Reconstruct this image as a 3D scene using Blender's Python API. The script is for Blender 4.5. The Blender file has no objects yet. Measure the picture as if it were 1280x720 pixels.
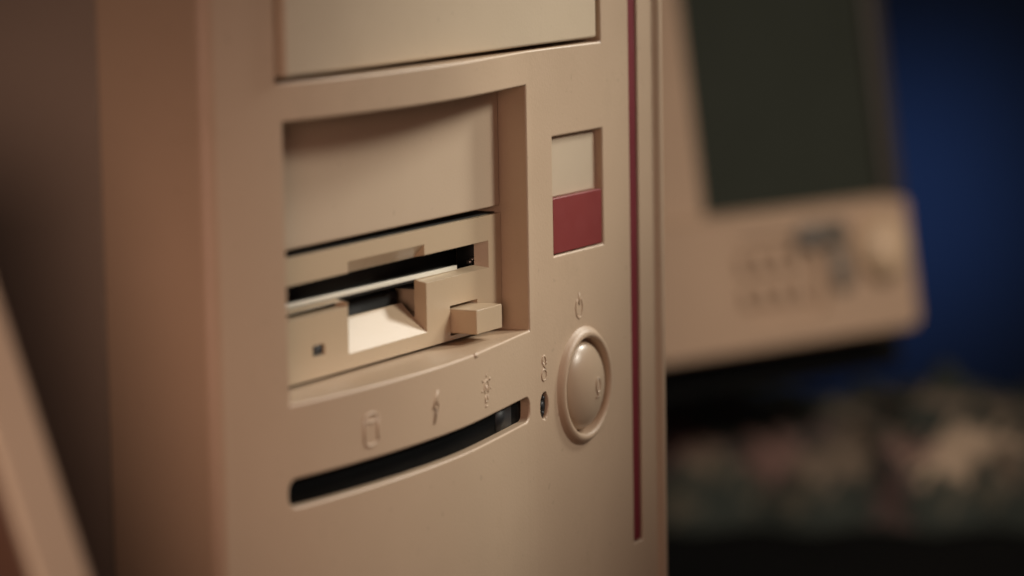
import bpy, bmesh, math, random
from mathutils import Vector, Matrix
random.seed(4)
MM = 0.001                     # everything below is written in millimetres
S = bpy.context.scene
COL = S.collection

# ------------------------------------------------------------------ helpers
def tag(o, label=None, cat=None, group=None, kind=None):
    if label: o['label'] = label
    if cat: o['category'] = cat
    if group: o['group'] = group
    if kind: o['kind'] = kind
    return o

def empty(name, loc=(0, 0, 0), rot=(0, 0, 0)):
    o = bpy.data.objects.new(name, None); COL.objects.link(o)
    o.location = Vector(loc) * MM; o.rotation_euler = rot
    o.empty_display_size = 0.02
    return o

def link(name, me, mat, parent=None):
    o = bpy.data.objects.new(name, me); COL.objects.link(o)
    for m in (mat if isinstance(mat, (list, tuple)) else [mat]): me.materials.append(m)
    if parent: o.parent = parent
    return o

def done(bm, name='m', smooth=True):
    bmesh.ops.recalc_face_normals(bm, faces=bm.faces)
    for v in bm.verts: v.co *= MM
    me = bpy.data.meshes.new(name); bm.to_mesh(me); bm.free()
    for p in me.polygons: p.use_smooth = smooth
    return me

def prism(bm, poly, a, b, axis):
    """closed 2-D outline pushed from a to b along an axis; outline coordinates are the two other axes in order"""
    def pt(u, v, w):
        return {'x': (w, u, v), 'y': (u, w, v), 'z': (u, v, w)}[axis]
    v0 = [bm.verts.new(pt(u, v, a)) for u, v in poly]
    v1 = [bm.verts.new(pt(u, v, b)) for u, v in poly]
    n = len(poly)
    bm.faces.new(v0); bm.faces.new(v1)
    for i in range(n):
        bm.faces.new((v0[i], v0[(i + 1) % n], v1[(i + 1) % n], v1[i]))

def box(bm, x0, x1, y0, y1, z0, z1):
    prism(bm, [(x0, z0), (x1, z0), (x1, z1), (x0, z1)], y0, y1, 'y')

def rrect(x0, x1, z0, z1, r, n=5):
    out = []
    for cx, cz, a0 in ((x1 - r, z1 - r, 0), (x0 + r, z1 - r, 90), (x0 + r, z0 + r, 180), (x1 - r, z0 + r, 270)):
        for k in range(n + 1):
            a = math.radians(a0 + 90 * k / n)
            out.append((cx + r * math.cos(a), cz + r * math.sin(a)))
    return out

def circle(cx, cz, rx, rz=None, n=48):
    rz = rz or rx
    return [(cx + rx * math.cos(2 * math.pi * k / n), cz + rz * math.sin(2 * math.pi * k / n)) for k in range(n)]

def cut(me, *cutters):
    """subtract each cutter mesh, return the resulting mesh"""
    o = bpy.data.objects.new('tmp', me); COL.objects.link(o)
    cs = []
    for c in cutters:
        co = bpy.data.objects.new('tmpc', c); COL.objects.link(co); cs.append(co)
        m = o.modifiers.new('b', 'BOOLEAN'); m.operation = 'DIFFERENCE'; m.object = co; m.solver = 'EXACT'
    dg = bpy.context.evaluated_depsgraph_get(); dg.update()
    out = bpy.data.meshes.new_from_object(o.evaluated_get(dg))
    for c in cs: bpy.data.objects.remove(c)
    bpy.data.objects.remove(o)
    bm = bmesh.new(); bm.from_mesh(out)
    bmesh.ops.remove_doubles(bm, verts=bm.verts, dist=0.00001)
    bmesh.ops.dissolve_degenerate(bm, dist=0.00001, edges=bm.edges)
    bm.to_mesh(out); bm.free()
    for p in out.polygons: p.use_smooth = True
    return out

def bevel(o, w, seg=3, angle=30, clamp=True):
    m = o.modifiers.new('bevel', 'BEVEL'); m.width = w * MM; m.segments = seg
    m.limit_method = 'ANGLE'; m.angle_limit = math.radians(angle)
    m.harden_normals = True; m.use_clamp_overlap = clamp
    return o

def tubes(bm, paths, r, yfun, n=8, flat=0.8):
    """thin raised ridges that follow the (curved) front face; paths are (x, z) lists, '*' closed"""
    for path in paths:
        closed = path[0] == '*'
        pts = path[1:] if closed else path
        P = [Vector((x, yfun(x, z), z)) for x, z in pts]
        rings = []
        m = len(P)
        for i, c in enumerate(P):
            a = P[(i - 1) % m] if (closed or i > 0) else P[i]
            b = P[(i + 1) % m] if (closed or i < m - 1) else P[i]
            t = (b - a).normalized()
            nrm = Vector((0, -1, 0)); s = t.cross(nrm).normalized()
            rings.append([bm.verts.new(c + s * r * math.cos(2 * math.pi * k / n) + nrm * r * flat * math.sin(2 * math.pi * k / n)) for k in range(n)])
        for i in range(m if closed else m - 1):
            A, B = rings[i], rings[(i + 1) % m]
            for k in range(n): bm.faces.new((A[k], A[(k + 1) % n], B[(k + 1) % n], B[k]))
        if not closed:
            bm.faces.new(rings[0]); bm.faces.new(rings[-1])

def lathe(bm, cx, cz, prof, n=72, tilt=None):
    """revolve (radius, y) profile about an axis along Y through (cx, cz)"""
    rings = []
    for r, y in prof:
        if r < 1e-6: rings.append([bm.verts.new((cx, y, cz))])
        else: rings.append([bm.verts.new((cx + r * math.cos(2 * math.pi * k / n), y, cz + r * math.sin(2 * math.pi * k / n))) for k in range(n)])
    for A, B in zip(rings, rings[1:]):
        for k in range(n):
            if len(A) == 1: bm.faces.new((A[0], B[k], B[(k + 1) % n]))
            elif len(B) == 1: bm.faces.new((A[k], A[(k + 1) % n], B[0]))
            else: bm.faces.new((A[k], A[(k + 1) % n], B[(k + 1) % n], B[k]))

# ------------------------------------------------------------------ materials
def material(name, col, rough=0.45, var=0.06, vscale=30, bump=0.0, bscale=2500, metal=0.0, spec=0.5, dirt=None, coat=0.0):
    m = bpy.data.materials.new(name); m.use_nodes = True
    nt = m.node_tree; N = nt.nodes; L = nt.links
    b = N['Principled BSDF']
    b.inputs['Roughness'].default_value = rough
    b.inputs['Metallic'].default_value = metal
    b.inputs['Specular IOR Level'].default_value = spec
    if coat: b.inputs['Coat Weight'].default_value = coat; b.inputs['Coat Roughness'].default_value = 0.1
    tc = N.new('ShaderNodeTexCoord')
    nz = N.new('ShaderNodeTexNoise'); nz.inputs['Scale'].default_value = vscale; nz.inputs['Detail'].default_value = 6
    L.new(tc.outputs['Object'], nz.inputs['Vector'])
    mp = N.new('ShaderNodeMapRange'); mp.inputs['From Min'].default_value = 0.3; mp.inputs['From Max'].default_value = 0.7
    mp.inputs['To Min'].default_value = 1 - var; mp.inputs['To Max'].default_value = 1 + var
    L.new(nz.outputs['Fac'], mp.inputs['Value'])
    mx = N.new('ShaderNodeMix'); mx.data_type = 'RGBA'; mx.blend_type = 'MULTIPLY'; mx.inputs['Factor'].default_value = 1
    mx.inputs['A'].default_value = (*col, 1)
    L.new(mp.outputs['Result'], mx.inputs['B'])
    out = mx.outputs['Result']
    if dirt:
        n2 = N.new('ShaderNodeTexNoise'); n2.inputs['Scale'].default_value = dirt[1]; n2.inputs['Detail'].default_value = 9
        n2.inputs['Roughness'].default_value = 0.7
        L.new(tc.outputs['Object'], n2.inputs['Vector'])
        cr = N.new('ShaderNodeValToRGB'); cr.color_ramp.elements[0].position = 0.56; cr.color_ramp.elements[1].position = 0.78
        L.new(n2.outputs['Fac'], cr.inputs['Fac'])
        m2 = N.new('ShaderNodeMix'); m2.data_type = 'RGBA'; m2.inputs['B'].default_value = (*dirt[0], 1)
        ml = N.new('ShaderNodeMath'); ml.operation = 'MULTIPLY'; ml.inputs[1].default_value = dirt[2]
        L.new(cr.outputs['Color'], ml.inputs[0]); L.new(ml.outputs[0], m2.inputs['Factor'])
        L.new(out, m2.inputs['A']); out = m2.outputs['Result']
    if dirt:                                    # sparse tiny dark specks and pale scuffs
        n4 = N.new('ShaderNodeTexNoise'); n4.inputs['Scale'].default_value = 420; n4.inputs['Detail'].default_value = 2
        L.new(tc.outputs['Object'], n4.inputs['Vector'])
        c4 = N.new('ShaderNodeValToRGB'); c4.color_ramp.elements[0].position = 0.70; c4.color_ramp.elements[1].position = 0.76
        L.new(n4.outputs['Fac'], c4.inputs['Fac'])
        k4 = N.new('ShaderNodeMath'); k4.operation = 'MULTIPLY'; k4.inputs[1].default_value = 0.2
        L.new(c4.outputs['Color'], k4.inputs[0])
        m4 = N.new('ShaderNodeMix'); m4.data_type = 'RGBA'; m4.inputs['B'].default_value = (0.16, 0.11, 0.07, 1)
        L.new(k4.outputs[0], m4.inputs['Factor']); L.new(out, m4.inputs['A']); out = m4.outputs['Result']
    L.new(out, b.inputs['Base Color'])
    mr = N.new('ShaderNodeMapRange'); mr.inputs['To Min'].default_value = rough - 0.06; mr.inputs['To Max'].default_value = rough + 0.06
    n3 = N.new('ShaderNodeTexNoise'); n3.inputs['Scale'].default_value = vscale * 4; n3.inputs['Detail'].default_value = 4
    L.new(tc.outputs['Object'], n3.inputs['Vector']); L.new(n3.outputs['Fac'], mr.inputs['Value']); L.new(mr.outputs['Result'], b.inputs['Roughness'])
    if bump:
        nb = N.new('ShaderNodeTexNoise'); nb.inputs['Scale'].default_value = bscale; nb.inputs['Detail'].default_value = 3
        L.new(tc.outputs['Object'], nb.inputs['Vector'])
        bp = N.new('ShaderNodeBump'); bp.inputs['Strength'].default_value = bump; bp.inputs['Distance'].default_value = 0.0001
        L.new(nb.outputs['Fac'], bp.inputs['Height']); L.new(bp.outputs['Normal'], b.inputs['Normal'])
    return m

GR = (0.30, 0.22, 0.13)
M_case = material('beige case plastic', (0.53, 0.396, 0.276), 0.43, 0.05, 22, 0.45, 1500, dirt=(GR, 45, 0.25))
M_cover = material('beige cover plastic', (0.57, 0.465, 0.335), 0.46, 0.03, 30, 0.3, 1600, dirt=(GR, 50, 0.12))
M_blank = material('beige blank plate plastic', (0.50, 0.39, 0.28), 0.5, 0.03, 30, 0.3, 1600, dirt=(GR, 50, 0.12))
M_drive = material('tan drive plastic', (0.50, 0.39, 0.265), 0.36, 0.03, 40, 0.25, 1800, dirt=(GR, 60, 0.12))
M_button = material('eject button plastic', (0.52, 0.40, 0.27), 0.34, 0.03, 60, 0.2, 1800)
M_power = material('power button plastic', (0.49, 0.37, 0.26), 0.31, 0.03, 60, 0.15, 1500)
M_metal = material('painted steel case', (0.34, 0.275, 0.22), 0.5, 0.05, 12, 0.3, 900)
M_red = material('dark red plastic', (0.225, 0.030, 0.028), 0.5, 0.06, 60, 0.2, 2000)
M_stripe = material('deep red stripe', (0.16, 0.014, 0.022), 0.5, 0.05, 60, 0.2, 2000)
M_badge = material('badge plate plastic', (0.55, 0.45, 0.33), 0.5, 0.03, 60, 0.2, 2000)
M_dark = material('matt black inside', (0.006, 0.007, 0.007), 0.7, 0.2, 60)
M_window = material('smoked black window', (0.003, 0.0035, 0.004), 0.6, 0.2, 60, spec=0.05)
M_steel = material('dull steel', (0.45, 0.43, 0.40), 0.35, 0.1, 90, metal=0.9)
M_disk = material('pale grey disk plastic', (0.72, 0.69, 0.59), 0.4, 0.05, 90)
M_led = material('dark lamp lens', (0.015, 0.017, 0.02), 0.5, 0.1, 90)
M_mon = material('monitor beige plastic', (0.43, 0.315, 0.22), 0.5, 0.04, 20, 0.2, 900)
M_knob = material('tan knob plastic', (0.55, 0.42, 0.28), 0.45, 0.04, 20)
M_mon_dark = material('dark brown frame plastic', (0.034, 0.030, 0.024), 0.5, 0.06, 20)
M_glass = material('dark screen glass', (0.030, 0.036, 0.028), 0.3, 0.05, 10, spec=0.35)
M_grey = material('slate grey print', (0.13, 0.12, 0.10), 0.5, 0.05, 40)
M_table = material('black table top', (0.004, 0.0045, 0.0045), 0.8, 0.2, 12, spec=0.12)
M_blue = material('blue wall paint', (0.036, 0.072, 0.17), 0.8, 0.10, 2.0, 0.2, 60)
M_board = material('brown board', (0.13, 0.07, 0.045), 0.6, 0.1, 30)
M_lean = material('leaning board edge', (0.72, 0.65, 0.49), 0.5, 0.04, 18, 0.3, 1400)

# ------------------------------------------------------------------ front profile of the tower
KX = [-82, -77, -50, -30, -10, 10, 30, 50, 60, 75, 88, 104, 123, 130]
KH = [4.0, 5.0, 10.0, 12.2, 13.0, 12.3, 9.7, 6.7, 6.1, 5.9, 5.9, 5.9, 5.8, 5.7]
def h(x):
    """how far the front face stands forward of the drive face (Hermite through the knots)"""
    x = min(max(x, KX[0]), KX[-1])
    for i in range(len(KX) - 1):
        if x <= KX[i + 1]: break
    def sl(j):
        if j == 0: return (KH[1] - KH[0]) / (KX[1] - KX[0])
        if j == len(KX) - 1: return (KH[-1] - KH[-2]) / (KX[-1] - KX[-2])
        return (KH[j + 1] - KH[j - 1]) / (KX[j + 1] - KX[j - 1])
    d = KX[i + 1] - KX[i]; t = (x - KX[i]) / d
    return ((2 * t**3 - 3 * t**2 + 1) * KH[i] + (t**3 - 2 * t**2 + t) * d * sl(i)
            + (-2 * t**3 + 3 * t**2) * KH[i + 1] + (t**3 - t**2) * d * sl(i + 1))
def face(x, z=0): return -h(x)
ZB, ZT = -213.0, 200.0

# ================================================================== TOWER
tower = empty('computer_tower', (0, 0, ZB))
tag(tower, 'beige desktop computer tower with bulging front, dark red stripe and round power button', 'computer')
class At:                       # parts are modelled around the drive face, the Empty sits at the foot of the tower
    pass
def part(name, me, mat, parent=tower, label=None):
    o = link(name, me, mat, parent)
    if parent is tower: o.location = (0, 0, -ZB * MM)
    if label: o['label'] = label
    return o

# front bezel outline (X, Y), seen from above
prof = []
XL, XR = -73.8, 123.0
for k in range(7):                                   # soft left corner
    a = math.radians(180 + 90 * k / 6)
    prof.append((XL + 3.0 + 3.0 * math.cos(a), -h(XL + 3) + 3.0 + 3.0 * math.sin(a)))
x = -68.6
AVOID = (-55.3, -54.6, -53.6, 49.8, 50.6, 64.2, 89.4, 104.0, 108.4)
while x < 116.5:
    if min(abs(x - e) for e in AVOID) > 1.25: prof.append((x, -h(x)))
    x += 1.2 if min(abs(x - e) for e in AVOID) < 3 else 2.4
prof += [(116.9, -h(117.2)), (117.6, -h(117.6) - 0.8), (118.4, -h(118) - 1.3), (119.6, -h(118) - 1.25), (121.0, -h(118) - 0.6), (122.1, -h(118) + 0.7), (122.8, -h(118) + 2.4), (XR, -h(118) + 4.5)]
prof += [(XR, 18.5), (XL, 18.5)]
bm = bmesh.new(); prism(bm, prof, ZB, ZT, 'z')
body = done(bm)
def pr(poly, y0, y1):
    b = bmesh.new(); prism(b, poly, y0, y1, 'y'); return done(b)
cutters = [
    pr([(-55.3, 61.0), (89.2, 61.0), (89.2, 104.0), (-55.3, 104.0)], -30, 30),          # upper bay
    pr([(-53.6, -0.5), (50.6, -0.5), (50.6, 53.4), (-53.6, 53.4)], -30, 30),            # lower bay
    pr(rrect(-54.6, 49.8, -20.6, -15.2, 2.2), -30, 30),                                 # lamp slot
    pr([(64.2, 14.4), (89.4, 14.4), (89.4, 41.0), (64.2, 41.0)], -30, -4.1),                               # badge pocket
    pr(circle(78.0, -17.0, 11.0, n=64), -30, 30),                                       # power button hole
    pr(circle(58.0, -18.6, 1.9, 2.9, 24), -30, 30),                                     # reset hole
    pr([(104.0, -58.8), (108.4, -58.8), (108.4, 260.0), (104.0, 260.0)], -30, -4.9),    # stripe groove
]
front = part('front_bezel', cut(body, *cutters), M_case)
bevel(front, 0.55, 3, 32, clamp=False)

# steel side, top and back of the case behind the bezel
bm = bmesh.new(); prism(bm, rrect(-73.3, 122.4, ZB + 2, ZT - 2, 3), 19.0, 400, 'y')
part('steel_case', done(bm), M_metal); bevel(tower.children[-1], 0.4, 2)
bm = bmesh.new(); prism(bm, rrect(-72.6, 121, ZB + 3, ZT - 3, 3), 12.9, 19.4, 'y')
seam = part('seam_strip', cut(done(bm), pr([(-57, -3), (92, -3), (92, 106), (-57, 106)], 0, 30)), M_dark)
# inner liner behind the openings
bm = bmesh.new(); box(bm, -66, 95, 17.6, 18.4, -30, 107); part('inner_shell', done(bm), M_dark)

# upper 5.25 inch cover (stands almost flush, its left end a little proud)
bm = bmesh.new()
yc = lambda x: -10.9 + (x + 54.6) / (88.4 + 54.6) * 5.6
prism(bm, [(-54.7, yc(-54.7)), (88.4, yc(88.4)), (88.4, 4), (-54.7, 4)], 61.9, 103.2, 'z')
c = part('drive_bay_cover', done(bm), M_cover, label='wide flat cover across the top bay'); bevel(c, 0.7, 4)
# 3.5 inch blank
bm = bmesh.new(); box(bm, -52.4, 50.0, 0.0, 9, 27.0, 53.1)
c = part('drive_bay_cover', done(bm), M_blank, label='plain blank plate above the disk drive'); bevel(c, 0.45, 3)

# badge, red lower half
bm = bmesh.new(); prism(bm, rrect(64.5, 88.9, 14.7, 27.2, 0.3, 2), -5.75, -4.1, 'y')
b = part('badge', done(bm), M_red, label='plain dark red lower half of the badge'); bevel(b, 0.2, 2)
bm = bmesh.new(); prism(bm, rrect(64.5, 87.4, 27.4, 40.7, 0.3, 2), -4.45, -4.09, 'y')
b = part('badge', done(bm), M_badge, label='plain beige recessed upper half of the badge'); bevel(b, 0.15, 2)
# stripe
bm = bmesh.new(); prism(bm, rrect(104.1, 108.3, -58.6, ZT - 1, 0.8, 3), -5.45, -4.8, 'y')
b = part('trim_stripe', done(bm), M_stripe, label='long dark red vertical stripe'); bevel(b, 0.2, 2)

# smoked window behind the curved slot
bm = bmesh.new()
xs = [-55.5 + i * 2.5 for i in range(43)]
pf = [(x, -h(x) + 2.2) for x in xs]
prism(bm, pf + [(x, y + 1.2) for x, y in reversed(pf)], -22.5, -13.5, 'z')
part('status_window', done(bm), M_window); bevel(tower.children[-1], 0.2, 2, 40)
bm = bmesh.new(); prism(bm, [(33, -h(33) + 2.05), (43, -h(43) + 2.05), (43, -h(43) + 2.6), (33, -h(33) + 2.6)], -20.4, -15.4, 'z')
part('reflection_plate', done(bm), M_led); bevel(tower.children[-1], 0.2, 2, 40)  # dark grey plate added in the slot to stand in for a reflection
# reset plunger and its bits
bm = bmesh.new(); lathe(bm, 58.0, -18.6, [(0, -5.7), (0.7, -5.7), (0.9, -5.5), (0.9, 3)], 20)
lathe(bm, 58.2, -16.9, [(0, -5.9), (0.35, -5.9), (0.45, -5.7), (0.45, 3)], 12)
lathe(bm, 57.8, -20.2, [(0, -5.9), (0.35, -5.9), (0.45, -5.7), (0.45, 3)], 12)
part('reset_pin', done(bm), M_led)
bm = bmesh.new(); prism(bm, circle(58.0, -18.6, 1.87, 2.87, 24), -5.3, 0, 'y'); part('reset_hole_shade', done(bm), M_dark)  # black plug standing in for the shade inside the hole

# ring round the power button and the domed button
yb = -5.95
bm = bmesh.new()
lathe(bm, 78.0, -17.0, [(10.95, 2), (10.95, yb - 0.4), (11.05, yb - 0.95), (11.35, yb - 1.35), (11.9, yb - 1.5), (12.5, yb - 1.25), (13.0, yb - 0.7), (13.4, yb - 0.15), (13.9, yb + 0.25), (13.9, 2)], 96)
part('button_ring', done(bm), M_case)
bm = bmesh.new()
pp = [(0, -9.0)] + [(10.3 * math.sin(a), 2.6 - 11.6 + 0 + (1 - math.cos(a)) * 4.4) for a in [math.radians(d) for d in range(8, 91, 6)]]
pp = [(r, y) for r, y in pp] + [(10.3, 2)]
lathe(bm, 78.0, -17.0, pp, 96)
power = part('power_button', done(bm), M_power)
def dome(x, z):
    r = min(math.hypot(x - 78, z + 17) / 10.3, 0.98)
    return -9.0 + (1 - math.sqrt(1 - r * r)) * 4.4
bm = bmesh.new()
tubes(bm, [['*'] + circle(79.6, -17.0, 1.2, 1.7, 16), [(78.5, -19.7), (80.7, -19.7)], [(79.6, -18.7), (79.6, -19.7)]], 0.3, dome)
part('icon', done(bm), M_power, power)

# raised signs on the bezel
def icon(paths, r=0.27, label=None):
    bm = bmesh.new(); tubes(bm, paths, r * 1.0, face, 8, 0.7)
    return part('icon', done(bm), M_case, label=label)
def arc(cx, cz, rx, rz, a0, a1, n=12):
    return [(cx + rx * math.cos(math.radians(a0 + (a1 - a0) * k / n)), cz + rz * math.sin(math.radians(a0 + (a1 - a0) * k / n))) for k in range(n + 1)]
icon([['*'] + circle(-28.6, -6.9, 2.3, 0.85, 20), [(-30.9, -6.9), (-30.9, -11.6)], [(-26.3, -6.9), (-26.3, -11.6)], arc(-28.6, -11.6, 2.3, 0.85, 180, 360)],
     0.34, 'raised drum sign')
icon([[(-2.7, -5.4), (-4.6, -9.0), (-3.4, -8.7), (-4.5, -12.0)], [(-2.7, -5.4), (-2.5, -5.8), (-3.2, -7.9), (-2.2, -8.1), (-4.5, -12.0)]],
     0.36, 'raised lightning bolt sign')
icon([arc(22.2, -8.6, 1.35, 1.5, -50, 230), [(21.4, -10.3), (21.5, -11.6)], [(23.0, -10.3), (22.9, -11.6)], [(21.4, -11.7), (23.0, -11.7)], [(21.5, -12.7), (22.9, -12.7)],
      [(22.2, -6.4), (22.2, -5.7)], [(20.4, -7.3), (19.8, -6.8)], [(24.0, -7.3), (24.6, -6.8)], [(24.4, -9.1), (25.1, -9.2)], [(20.0, -9.1), (19.3, -9.2)],
      [(21.8, -8.2), (22.2, -9.2), (22.6, -8.2)]], 0.24, 'raised light bulb sign with rays')
icon([arc(58.0, -8.6, 0.95, 1.3, 0, 180), [(57.05, -8.6), (58.95, -10.4)], [(58.95, -8.6), (59.0, -9.3)], ['*'] + circle(58.0, -11.6, 1.25, 1.25, 16)],
     0.28, 'small raised arrow and ring sign')
icon([arc(76.4, 1.2, 1.7, 2.4, 125, 415), [(76.4, 4.6), (76.4, 1.9)]], 0.27, 'raised power sign')
# a moulding nub on the sill of the lower bay
bm = bmesh.new()
bmesh.ops.create_uvsphere(bm, u_segments=12, v_segments=8, radius=0.55)
for v in bm.verts: v.co = Vector((v.co.x * 2.0 + 16.5, v.co.y - h(16.5) + 0.15, v.co.z * 1.1 - 0.95))
part('moulding_nub', done(bm), M_case)

# ------------------------------------------------------------------ floppy drive (screwed into the tower: a part with its own pieces)
fb = bmesh.new(); box(fb, -52.6, 50.2, 0.0, 12.0, 0.25, 25.4)
plate = done(fb)
slot = bmesh.new()                    # flared slot mouth, wider in front
def flare(bm, a, b, y0, y1, ytop=None):
    (x0, x1, z0, z1), (X0, X1, Z0, Z1) = a, b
    v = [bm.verts.new(p) for p in ((x0, y0, z0), (x1, y0, z0), (x1, y0, z1), (x0, y0, z1), (X0, y1, Z0), (X1, y1, Z0), (X1, y1, Z1), (X0, y1, Z1))]
    for f in ((0, 1, 2, 3), (4, 5, 6, 7), (0, 1, 5, 4), (1, 2, 6, 5), (2, 3, 7, 6), (3, 0, 4, 7)): bm.faces.new([v[i] for i in f])
flare(slot, (-46.5, 44.4, 13.9, 19.9), (-46.5, 43.0, 14.6, 19.3), -0.01, 3.0)
box2 = bmesh.new(); box(box2, -46.5, 47.5, 2.9, 30, 12.4, 21.0)
hood = bmesh.new(); prism(hood, [(-0.5, 22.4), (0.0, 22.2), (2.95, 19.0), (2.95, 18.0), (-0.5, 18.0)], -15.4, 15.9, 'x')
thumb = bmesh.new()
prism(thumb, [(-0.5, 3.3), (0.0, 3.4), (6.0, 9.4), (6.5, 9.4), (6.5, 4.5), (14.0, 4.5), (14.0, 16.0), (-0.5, 16.0)], -15.9, 16.4, 'x')
led = bmesh.new(); prism(led, rrect(-29.8, -25.2, 4.7, 6.9, 0.3, 3), -1, 5, 'y')
ej = bmesh.new(); box(ej, 26.6, 38.9, -1, 8, 1.2, 7.7)
ej2 = bmesh.new(); box(ej2, 8.0, 40.0, -0.5, 0.0, 13.9, 14.0)
step = bmesh.new(); box(step, -46.4, -16.1, -0.5, 3.2, 13.1, 14.2)
back_cut = bmesh.new(); box(back_cut, 16.3, 24, 2.95, 13, 6.6, 13)
plate = cut(plate, done(slot), done(box2), done(hood), done(step), done(back_cut), done(thumb), done(led), done(ej))
drive = part('floppy_drive', plate, M_drive, label='floppy disk drive face with open slot, thumb notch and eject button')
bevel(drive, 0.4, 3, 32, clamp=True)
bm = bmesh.new(); box(bm, -50, 50, 12.5, 13.0, 0.5, 25.0)
box(bm, -15.7, 16.2, 7.2, 11.5, 4.6, 12.0); box(bm, -52.4, 50.0, 1.4, 12.4, 25.42, 25.65); box(bm, -52.4, 50.2, 0.9, 12.4, 0.0, 0.22); part('drive_inside_shade', done(bm), M_dark, drive)  # black boxes added in the notch and gaps, standing in for shade
bm = bmesh.new()
prism(bm, rrect(27.0, 38.6, 1.75, 6.95, 0.25, 2), -6.2, 6, 'y')
e = part('eject_button', done(bm), M_button, drive); bevel(e, 0.35, 3)
bm = bmesh.new(); prism(bm, rrect(-29.7, -25.3, 4.8, 6.8, 0.3, 3), 0.45, 4, 'y')
part('activity_lamp', done(bm), M_led, drive)
# dark door flap inside the slot
bm = bmesh.new(); box(bm, -46, 47, 9.5, 12.2, 12.5, 20.9); box(bm, -46, -16.2, 3.1, 9.4, 12.42, 12.7); box(bm, 16.6, 47.3, 3.1, 9.4, 12.42, 12.7); box(bm, 46.9, 47.4, 3.1, 9.4, 12.8, 20.8)
part('slot_flap', done(bm), M_dark, drive)
bm = bmesh.new(); box(bm, 43.6, 44.8, 4.0, 5.2, 14.6, 15.4); box(bm, 45.1, 46.1, 4.2, 5.2, 14.9, 15.8)
part('latch', done(bm), M_steel, drive)

# the disk in the slot
disk = empty('floppy_disk', (-2, 2.4, 15.3), (0, math.radians(0.3), 0))
tag(disk, 'pale grey floppy disk edge lying in the dark drive slot', 'floppy disk')
bm = bmesh.new(); prism(bm, rrect(-44, 36.4, 0.5, 3.5, 1.0, 3), -1.3, 0.15, 'z')
d = link('disk_shell', done(bm), M_dark, disk); bevel(d, 0.25, 3)
bm = bmesh.new(); prism(bm, rrect(-44, 36.6, 0.0, 0.9, 0.3, 3), -0.6, 0.38, 'z')
d = link('disk_edge', done(bm), M_disk, disk, ); bevel(d, 0.2, 3)

# ================================================================== LEANING COVER in the foreground
lean = bmesh.new()
# outline in (Y, Z): a straight sloping front edge, leaning back, foot on the table
d0 = Vector((-46.5, 0.0)); dirv = (Vector((-33.0, 39.5)) - Vector((-48.2, -3.0))).normalized()
def on(t): return Vector((-46.2, -1.0)) + dirv * t
a = on(-227); bpt = on(62)
nrm = Vector((-dirv.y, dirv.x)); nrm = nrm if nrm.x > 0 else -nrm      # away from the front edge
q0, q1 = a + nrm * 1.6, bpt + nrm * 1.6
lean_o = empty('leaning_board', (-180, 20, -213))
tag(lean_o, 'brown board with a pale beige slanting front edge, standing left of the tower', 'board')
def lpart(name, bm, mat, w):
    o = link(name, done(bm), mat, lean_o); o.location = Vector((180, -20, 213)) * MM; bevel(o, w, 4); return o
prism(lean, [(a.x, a.y), (bpt.x, bpt.y), (q1.x, q1.y), (q0.x, q0.y)], -185.5, -173.5, 'x')
lpart('edge_trim', lean, M_lean, 0.6)
lean = bmesh.new()
q0, q1 = a + nrm * 1.65, bpt + nrm * 1.65
prism(lean, [(q0.x, q0.y), (q1.x, q1.y), (q1.x + 150, q1.y - 5), (q0.x + 190, q0.y)], -185.3, -174.5, 'x')
lpart('board', lean, M_board, 0.8)

# ================================================================== MONITOR
mon = empty('computer_monitor', (844.7, 199.1, -118.4), (math.radians(-8.8), 0, math.radians(-21)))
tag(mon, 'small beige computer monitor with dark screen and round knob, behind the tower', 'monitor')
def mpart(name, me, mat, label=None, parent=None):
    o = link(name, me, mat, parent or mon)
    if label: o['label'] = label
    return o
W0 = -205
bm = bmesh.new()
prism(bm, [(0, 2), (0, 61), (4.5, 64.5), (14, 66.5), (14, 0), (4, 0)], W0, 0.5, 'x')
chin = done(bm)
corner = bmesh.new(); rr = [(0.6 - 9 + 9 * math.sin(math.radians(a_)), 9 - 9 * math.cos(math.radians(a_))) for a_ in range(0, 91, 10)]
rt = [(0.6 - 7 + 7 * math.sin(math.radians(a_)), 59.5 + 7 * math.cos(math.radians(a_))) for a_ in range(0, 91, 10)]
prism(corner, [(-6.4, 70)] + rt + [(3, 59.5), (3, 70)], -3, 20, 'y')
prism(corner, [(-8.4, -2)] + rr + [(3, 9), (3, -2)], -3, 20, 'y')
k1 = bmesh.new(); prism(k1, rrect(-118, -60, 14, 52, 9, 6), -3, 4.5, 'y')
k2 = bmesh.new(); prism(k2, rrect(-55, -28, 17, 56, 6, 6), -3, 1.2, 'y')
ch = mpart('control_panel', cut(chin, done(k1), done(corner)), M_mon); bevel(ch, 3.5, 5, 50)
bm = bmesh.new(); box(bm, W0, -128, 4, 30, 60, 250); o = mpart('screen_frame', done(bm), M_mon); bevel(o, 3, 4)
bm = bmesh.new(); box(bm, W0, 2, 4, 30, 225, 250); o = mpart('screen_frame', done(bm), M_mon); bevel(o, 3, 4)
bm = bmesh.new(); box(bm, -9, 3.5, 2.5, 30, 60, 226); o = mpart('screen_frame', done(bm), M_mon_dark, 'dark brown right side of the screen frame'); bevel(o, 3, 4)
bm = bmesh.new()                                     # bulging glass
nx, nz_ = 24, 28
g = [[bm.verts.new((-130 + 123 * i / nx, 8 - 3.5 * math.cos((i / nx - .5) * 2.4) * math.cos((j / nz_ - .5) * 2.4), 60 + 168 * j / nz_)) for j in range(nz_ + 1)] for i in range(nx + 1)]
for i in range(nx):
    for j in range(nz_): bm.faces.new((g[i][j], g[i + 1][j], g[i + 1][j + 1], g[i][j + 1]))
mpart('screen', done(bm), M_glass)
bm = bmesh.new(); box(bm, W0 + 5, -6, 14, 45, 4, 246); o = mpart('rear_shell', done(bm), M_mon_dark); bevel(o, 5, 4)
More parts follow.
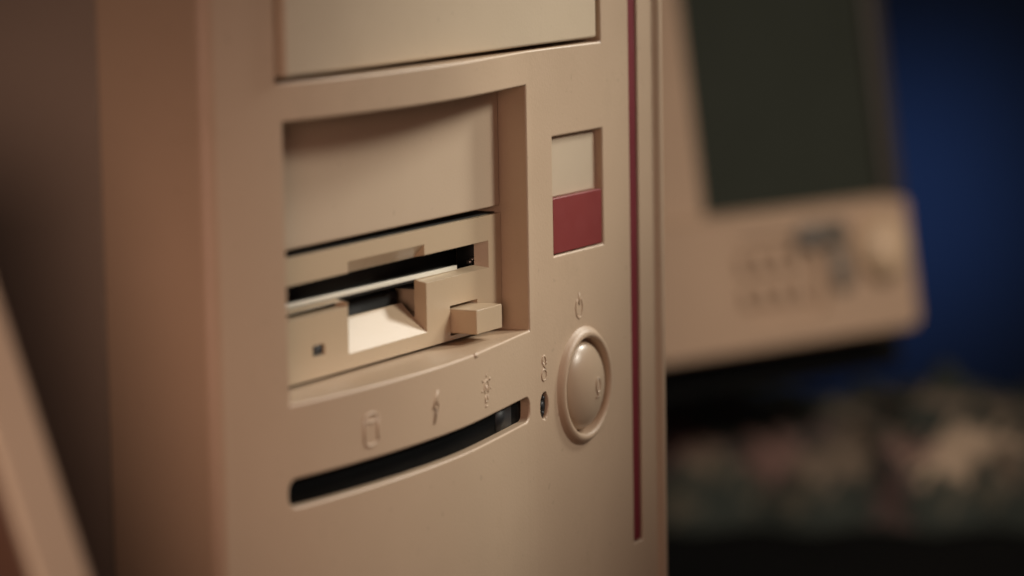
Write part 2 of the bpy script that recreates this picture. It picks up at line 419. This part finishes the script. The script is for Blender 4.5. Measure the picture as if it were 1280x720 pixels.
bm = bmesh.new(); prism(bm, rrect(W0 + 25, -25, 20, 225, 20), 44, 190, 'y'); o = mpart('rear_shell', done(bm), M_mon_dark); bevel(o, 8, 4)
bm = bmesh.new(); lathe(bm, -22, 40, [(0, -12), (5, -11.8), (9, -11), (12.5, -9), (14.8, -5.5), (15.6, -1.5), (15.8, 3)], 48)
mpart('control_knob', done(bm), M_knob)
bm = bmesh.new(); prism(bm, rrect(-76, -42, 44, 56, 4, 4), -0.8, 1, 'y')
prism(bm, rrect(-55, -43, 22, 43.6, 5, 4), -0.8, 1, 'y')
mpart('printed_label', done(bm), M_grey)
for cx, cz in ((-107, 41), (-95, 41), (-83, 41), (-71, 41), (-107, 26), (-95, 26), (-83, 26), (-71, 26)):
    bm = bmesh.new(); prism(bm, rrect(cx - 4.2, cx + 4.2, cz - 4.5, cz + 4.5, 2, 4), 0.4, 6, 'y'); o = mpart('push_button', done(bm), M_mon); bevel(o, 0.8, 3)
bm = bmesh.new(); box(bm, -188, -158, 50, 100, -85, -15)
o = mpart('stand', done(bm), M_table); bevel(o, 5, 4)
bm = bmesh.new(); box(bm, -190, 20, 30, 110, -18, 3)
o = mpart('under_shade_slab', done(bm), M_table); bevel(o, 5, 4)  # black slab shaped to stand in for the shade below the monitor

# ================================================================== PATTERNED CLOTH on the table
BL = [  # (s, v, rs, rv, colour) patches woven into the cloth; s left to right, v bottom to top
    (0.20, 0.50, .10, .20, 'pink'), (0.09, 0.55, .08, .20, 'brown'), (0.14, 0.86, .12, .12, 'brown'), (0.40, 0.92, .10, .10, 'brown'),
    (0.26, 0.40, .06, .12, 'tan'), (0.47, 0.46, .10, .24, 'pink'), (0.60, 0.42, .11, .20, 'tan'), (0.55, 0.80, .07, .09, 'brown'), (0.68, 0.66, .10, .13, 'tan'),
    (0.89, 0.40, .11, .18, 'cream'), (0.99, 0.56, .10, .15, 'cream'), (0.79, 0.46, .06, .13, 'pink'), (0.60, 1.08, .18, .12, 'olive'),
    (0.80, 1.00, .20, .10, 'tan'), (1.02, 0.98, .18, .14, 'tan'), (0.74, 0.10, .04, .20, 'brown'), (0.20, 0.12, .04, .16, 'olive'),
    (1.05, 0.34, .08, .10, 'tan'), (0.32, 0.30, .07, .08, 'olive'), (0.48, 0.16, .10, .07, 'olive'), (0.02, 0.80, .07, .14, 'olive'), (0.95, 0.16, .12, .05, 'olive')]
CC = {'pink': (0.31, 0.185, 0.155), 'brown': (0.15, 0.095, 0.085), 'tan': (0.27, 0.21, 0.15), 'cream': (0.66, 0.51, 0.36), 'olive': (0.13, 0.12, 0.085)}
GREEN = (0.035, 0.048, 0.038)
bm = bmesh.new(); lay = bm.loops.layers.float_color.new('pattern')
A0 = Vector((775, 335, 0)); dirS = Vector((67, -157, 0)).normalized(); LEN = 260; back = Vector((0.92, 0.39, 0))
NS, NV = 150, 70
def fold(s, v): return 5 * math.sin(s * 23 + 2 * v) * math.sin(v * 5 + s * 4) + 3 * math.sin(s * 57 + v * 9) + 2.4 * math.sin(v * 17 + s * 31)
G = []
for i in range(NS + 1):
    row = []
    for j in range(NV + 1):
        s = -0.25 + 1.6 * i / NS; v = -0.1 + 1.5 * j / NV
        foot = 0.14 + 0.05 * math.sin(s * 17) + 0.06 * math.sin(s * 7.3 + 1)
        zz = -213.0 + 54 * (1 - math.exp(-max(v - 0.0, 0) * 1.7)) * (0.9 + 0.1 * math.sin(s * 9)) + max(0, fold(s, v)) * min(1, max(v, 0) * 3)
        p = A0 + dirS * (s * LEN * 0.72) + back * (v * 95 + 6 * math.sin(s * 21)) + Vector((0, 0, zz))
        row.append((bm.verts.new(p), s, v))
    G.append(row)
for i in range(NS):
    for j in range(NV):
        q = (G[i][j], G[i + 1][j], G[i + 1][j + 1], G[i][j + 1])
        f = bm.faces.new([a_[0] for a_ in q])
        for lp, a_ in zip(f.loops, q):
            s, v = a_[1], a_[2]
            ws = s + 0.016 * math.sin(v * 40 + s * 30) + 0.012 * math.sin(v * 71 - s * 90); wv = v + 0.05 * math.sin(s * 50 + v * 21) + 0.04 * math.sin(s * 110 - v * 30)
            col = Vector(GREEN)
            for bs, bv, rs, rv, cn in BL:
                rs, rv = rs * 1.12, rv * 0.8
                dd = ((ws - bs) / rs) ** 2 + ((wv - bv) / rv) ** 2
                k = min(1, max(0, (1.15 - dd) / 0.3))
                col = col.lerp(Vector(CC[cn]), k)
            lp[lay] = (*col, 1)
me = done(bm)
M_cloth = bpy.data.materials.new('patterned cloth'); M_cloth.use_nodes = True
nt = M_cloth.node_tree; bs_ = nt.nodes['Principled BSDF']; bs_.inputs['Roughness'].default_value = 0.9
at = nt.nodes.new('ShaderNodeAttribute'); at.attribute_name = 'pattern'
wv_ = nt.nodes.new('ShaderNodeTexNoise'); wv_.inputs['Scale'].default_value = 55; wv_.inputs['Detail'].default_value = 8; wv_.inputs['Roughness'].default_value = 0.8
mm = nt.nodes.new('ShaderNodeMix'); mm.data_type = 'RGBA'; mm.blend_type = 'MULTIPLY'; mm.inputs['Factor'].default_value = 0.85
nt.links.new(at.outputs['Color'], mm.inputs['A']); nt.links.new(wv_.outputs['Fac'], mm.inputs['B']); nt.links.new(mm.outputs['Result'], bs_.inputs['Base Color'])
cloth = link('patterned_cloth', me, M_cloth)
sol = cloth.modifiers.new('thick', 'SOLIDIFY'); sol.thickness = 0.0012
tag(cloth, 'crumpled dark green cloth with tan and pink patches lying below the monitor', 'cloth')

# ================================================================== TABLE, WALL
bm = bmesh.new(); box(bm, -700, 1190, -700, 1300, -245, -214.2)
t = link('table', done(bm), M_table); bevel(t, 2, 2)
tag(t, 'black table top under the tower, monitor and cloth', 'table')
bm = bmesh.new()
wdir = Vector((0.46, -0.885, 0)); wc = Vector((2350, 1250, 0)); wn = Vector((0.885, 0.46, 0))
for a_, b_ in (((-2600), 0), (2600, 0), (2600, 60), (-2600, 60)):
    pass
v = [bm.verts.new(wc + wdir * sx * 2600 + wn * d_ + Vector((0, 0, z_))) for sx, d_, z_ in ((-1, 0, -900), (1, 0, -900), (1, 0, 1700), (-1, 0, 1700), (-1, 60, -900), (1, 60, -900), (1, 60, 1700), (-1, 60, 1700))]
for f in ((0, 1, 2, 3), (4, 5, 6, 7), (0, 1, 5, 4), (1, 2, 6, 5), (2, 3, 7, 6), (3, 0, 4, 7)): bm.faces.new([v[i] for i in f])
wall = link('wall', done(bm, smooth=False), M_blue); tag(wall, 'dark blue wall behind the monitor', 'wall', kind='structure')

# ================================================================== LIGHT
def aim(o, target):
    d_ = Vector(target) * MM - o.location
    o.rotation_euler = d_.to_track_quat('-Z', 'Y').to_euler()
def spot(name, loc, target, power, col, size_deg, blend, radius):
    l = bpy.data.lights.new(name, 'SPOT'); l.energy = power; l.color = col
    l.spot_size = math.radians(size_deg); l.spot_blend = blend; l.shadow_soft_size = radius * MM
    o = bpy.data.objects.new(name, l); COL.objects.link(o); o.location = Vector(loc) * MM; aim(o, target); return o
def area(name, loc, target, power, col, size):
    l = bpy.data.lights.new(name, 'AREA'); l.energy = power; l.color = col; l.shape = 'DISK'; l.size = size * MM
    o = bpy.data.objects.new(name, l); COL.objects.link(o); o.location = Vector(loc) * MM; aim(o, target); return o
spot('key_lamp', (278, -408, 322), (34, -6, 28), 14.0, (1.0, 0.945, 0.83), 20.5, 1.0, 90)
spot('second_lamp', (440, -180, 290), (30, -4, 22), 7.0, (1.0, 0.96, 0.86), 24.0, 1.0, 45)
area('warm_fill_lamp', (-250, -620, 330), (-20, 0, 10), 0.4, (1.0, 0.50, 0.42), 420)
spot('side_fill_lamp', (-470, -196, 60), (-80, 14, 6), 3.5, (1.0, 0.63, 0.48), 29, 1.0, 65)
spot('background_fill_lamp', (380, -540, 400), (830, 220, -120), 27.0, (1.0, 0.82, 0.69), 40, 1.0, 120)  # unseen lamp added to light the monitor and cloth
spot('blue_lamp', (1500, 100, 300), (2545, 872, -260), 24.0, (0.40, 0.60, 1.0), 16, 1.0, 100)
w = bpy.data.worlds.new('World'); S.world = w; w.use_nodes = True
bg = w.node_tree.nodes['Background']; bg.inputs['Color'].default_value = (0.60, 0.50, 0.45, 1); bg.inputs['Strength'].default_value = 0.065

# ================================================================== CAMERA
cam = bpy.data.cameras.new('camera'); co = bpy.data.objects.new('camera', cam); COL.objects.link(co); S.camera = co
cam.sensor_width = 36.0; cam.lens = 36.0 * 3933.75 / 1280.0
R_ = Vector((0.46648148, -0.88435966, -0.01740777)); U_ = Vector((0.12313226, 0.04543596, 0.9913496)); F_ = Vector((0.87591865, 0.46458968, -0.13008823))
mt = Matrix((( R_.x, U_.x, -F_.x, -557.506 * MM), (R_.y, U_.y, -F_.y, -324.916 * MM), (R_.z, U_.z, -F_.z, 99.044 * MM), (0, 0, 0, 1)))
co.matrix_world = mt
cam.clip_start = 0.01; cam.clip_end = 50
cam.dof.use_dof = True; cam.dof.focus_distance = 0.690; cam.dof.aperture_fstop = 9.0; cam.dof.aperture_blades = 0

S.render.engine = 'CYCLES'
S.view_settings.view_transform = 'Standard'; S.view_settings.look = 'None'
S.view_settings.exposure = 0; S.view_settings.gamma = 1
S.cycles.use_denoising = True
S.cycles.max_bounces = 8
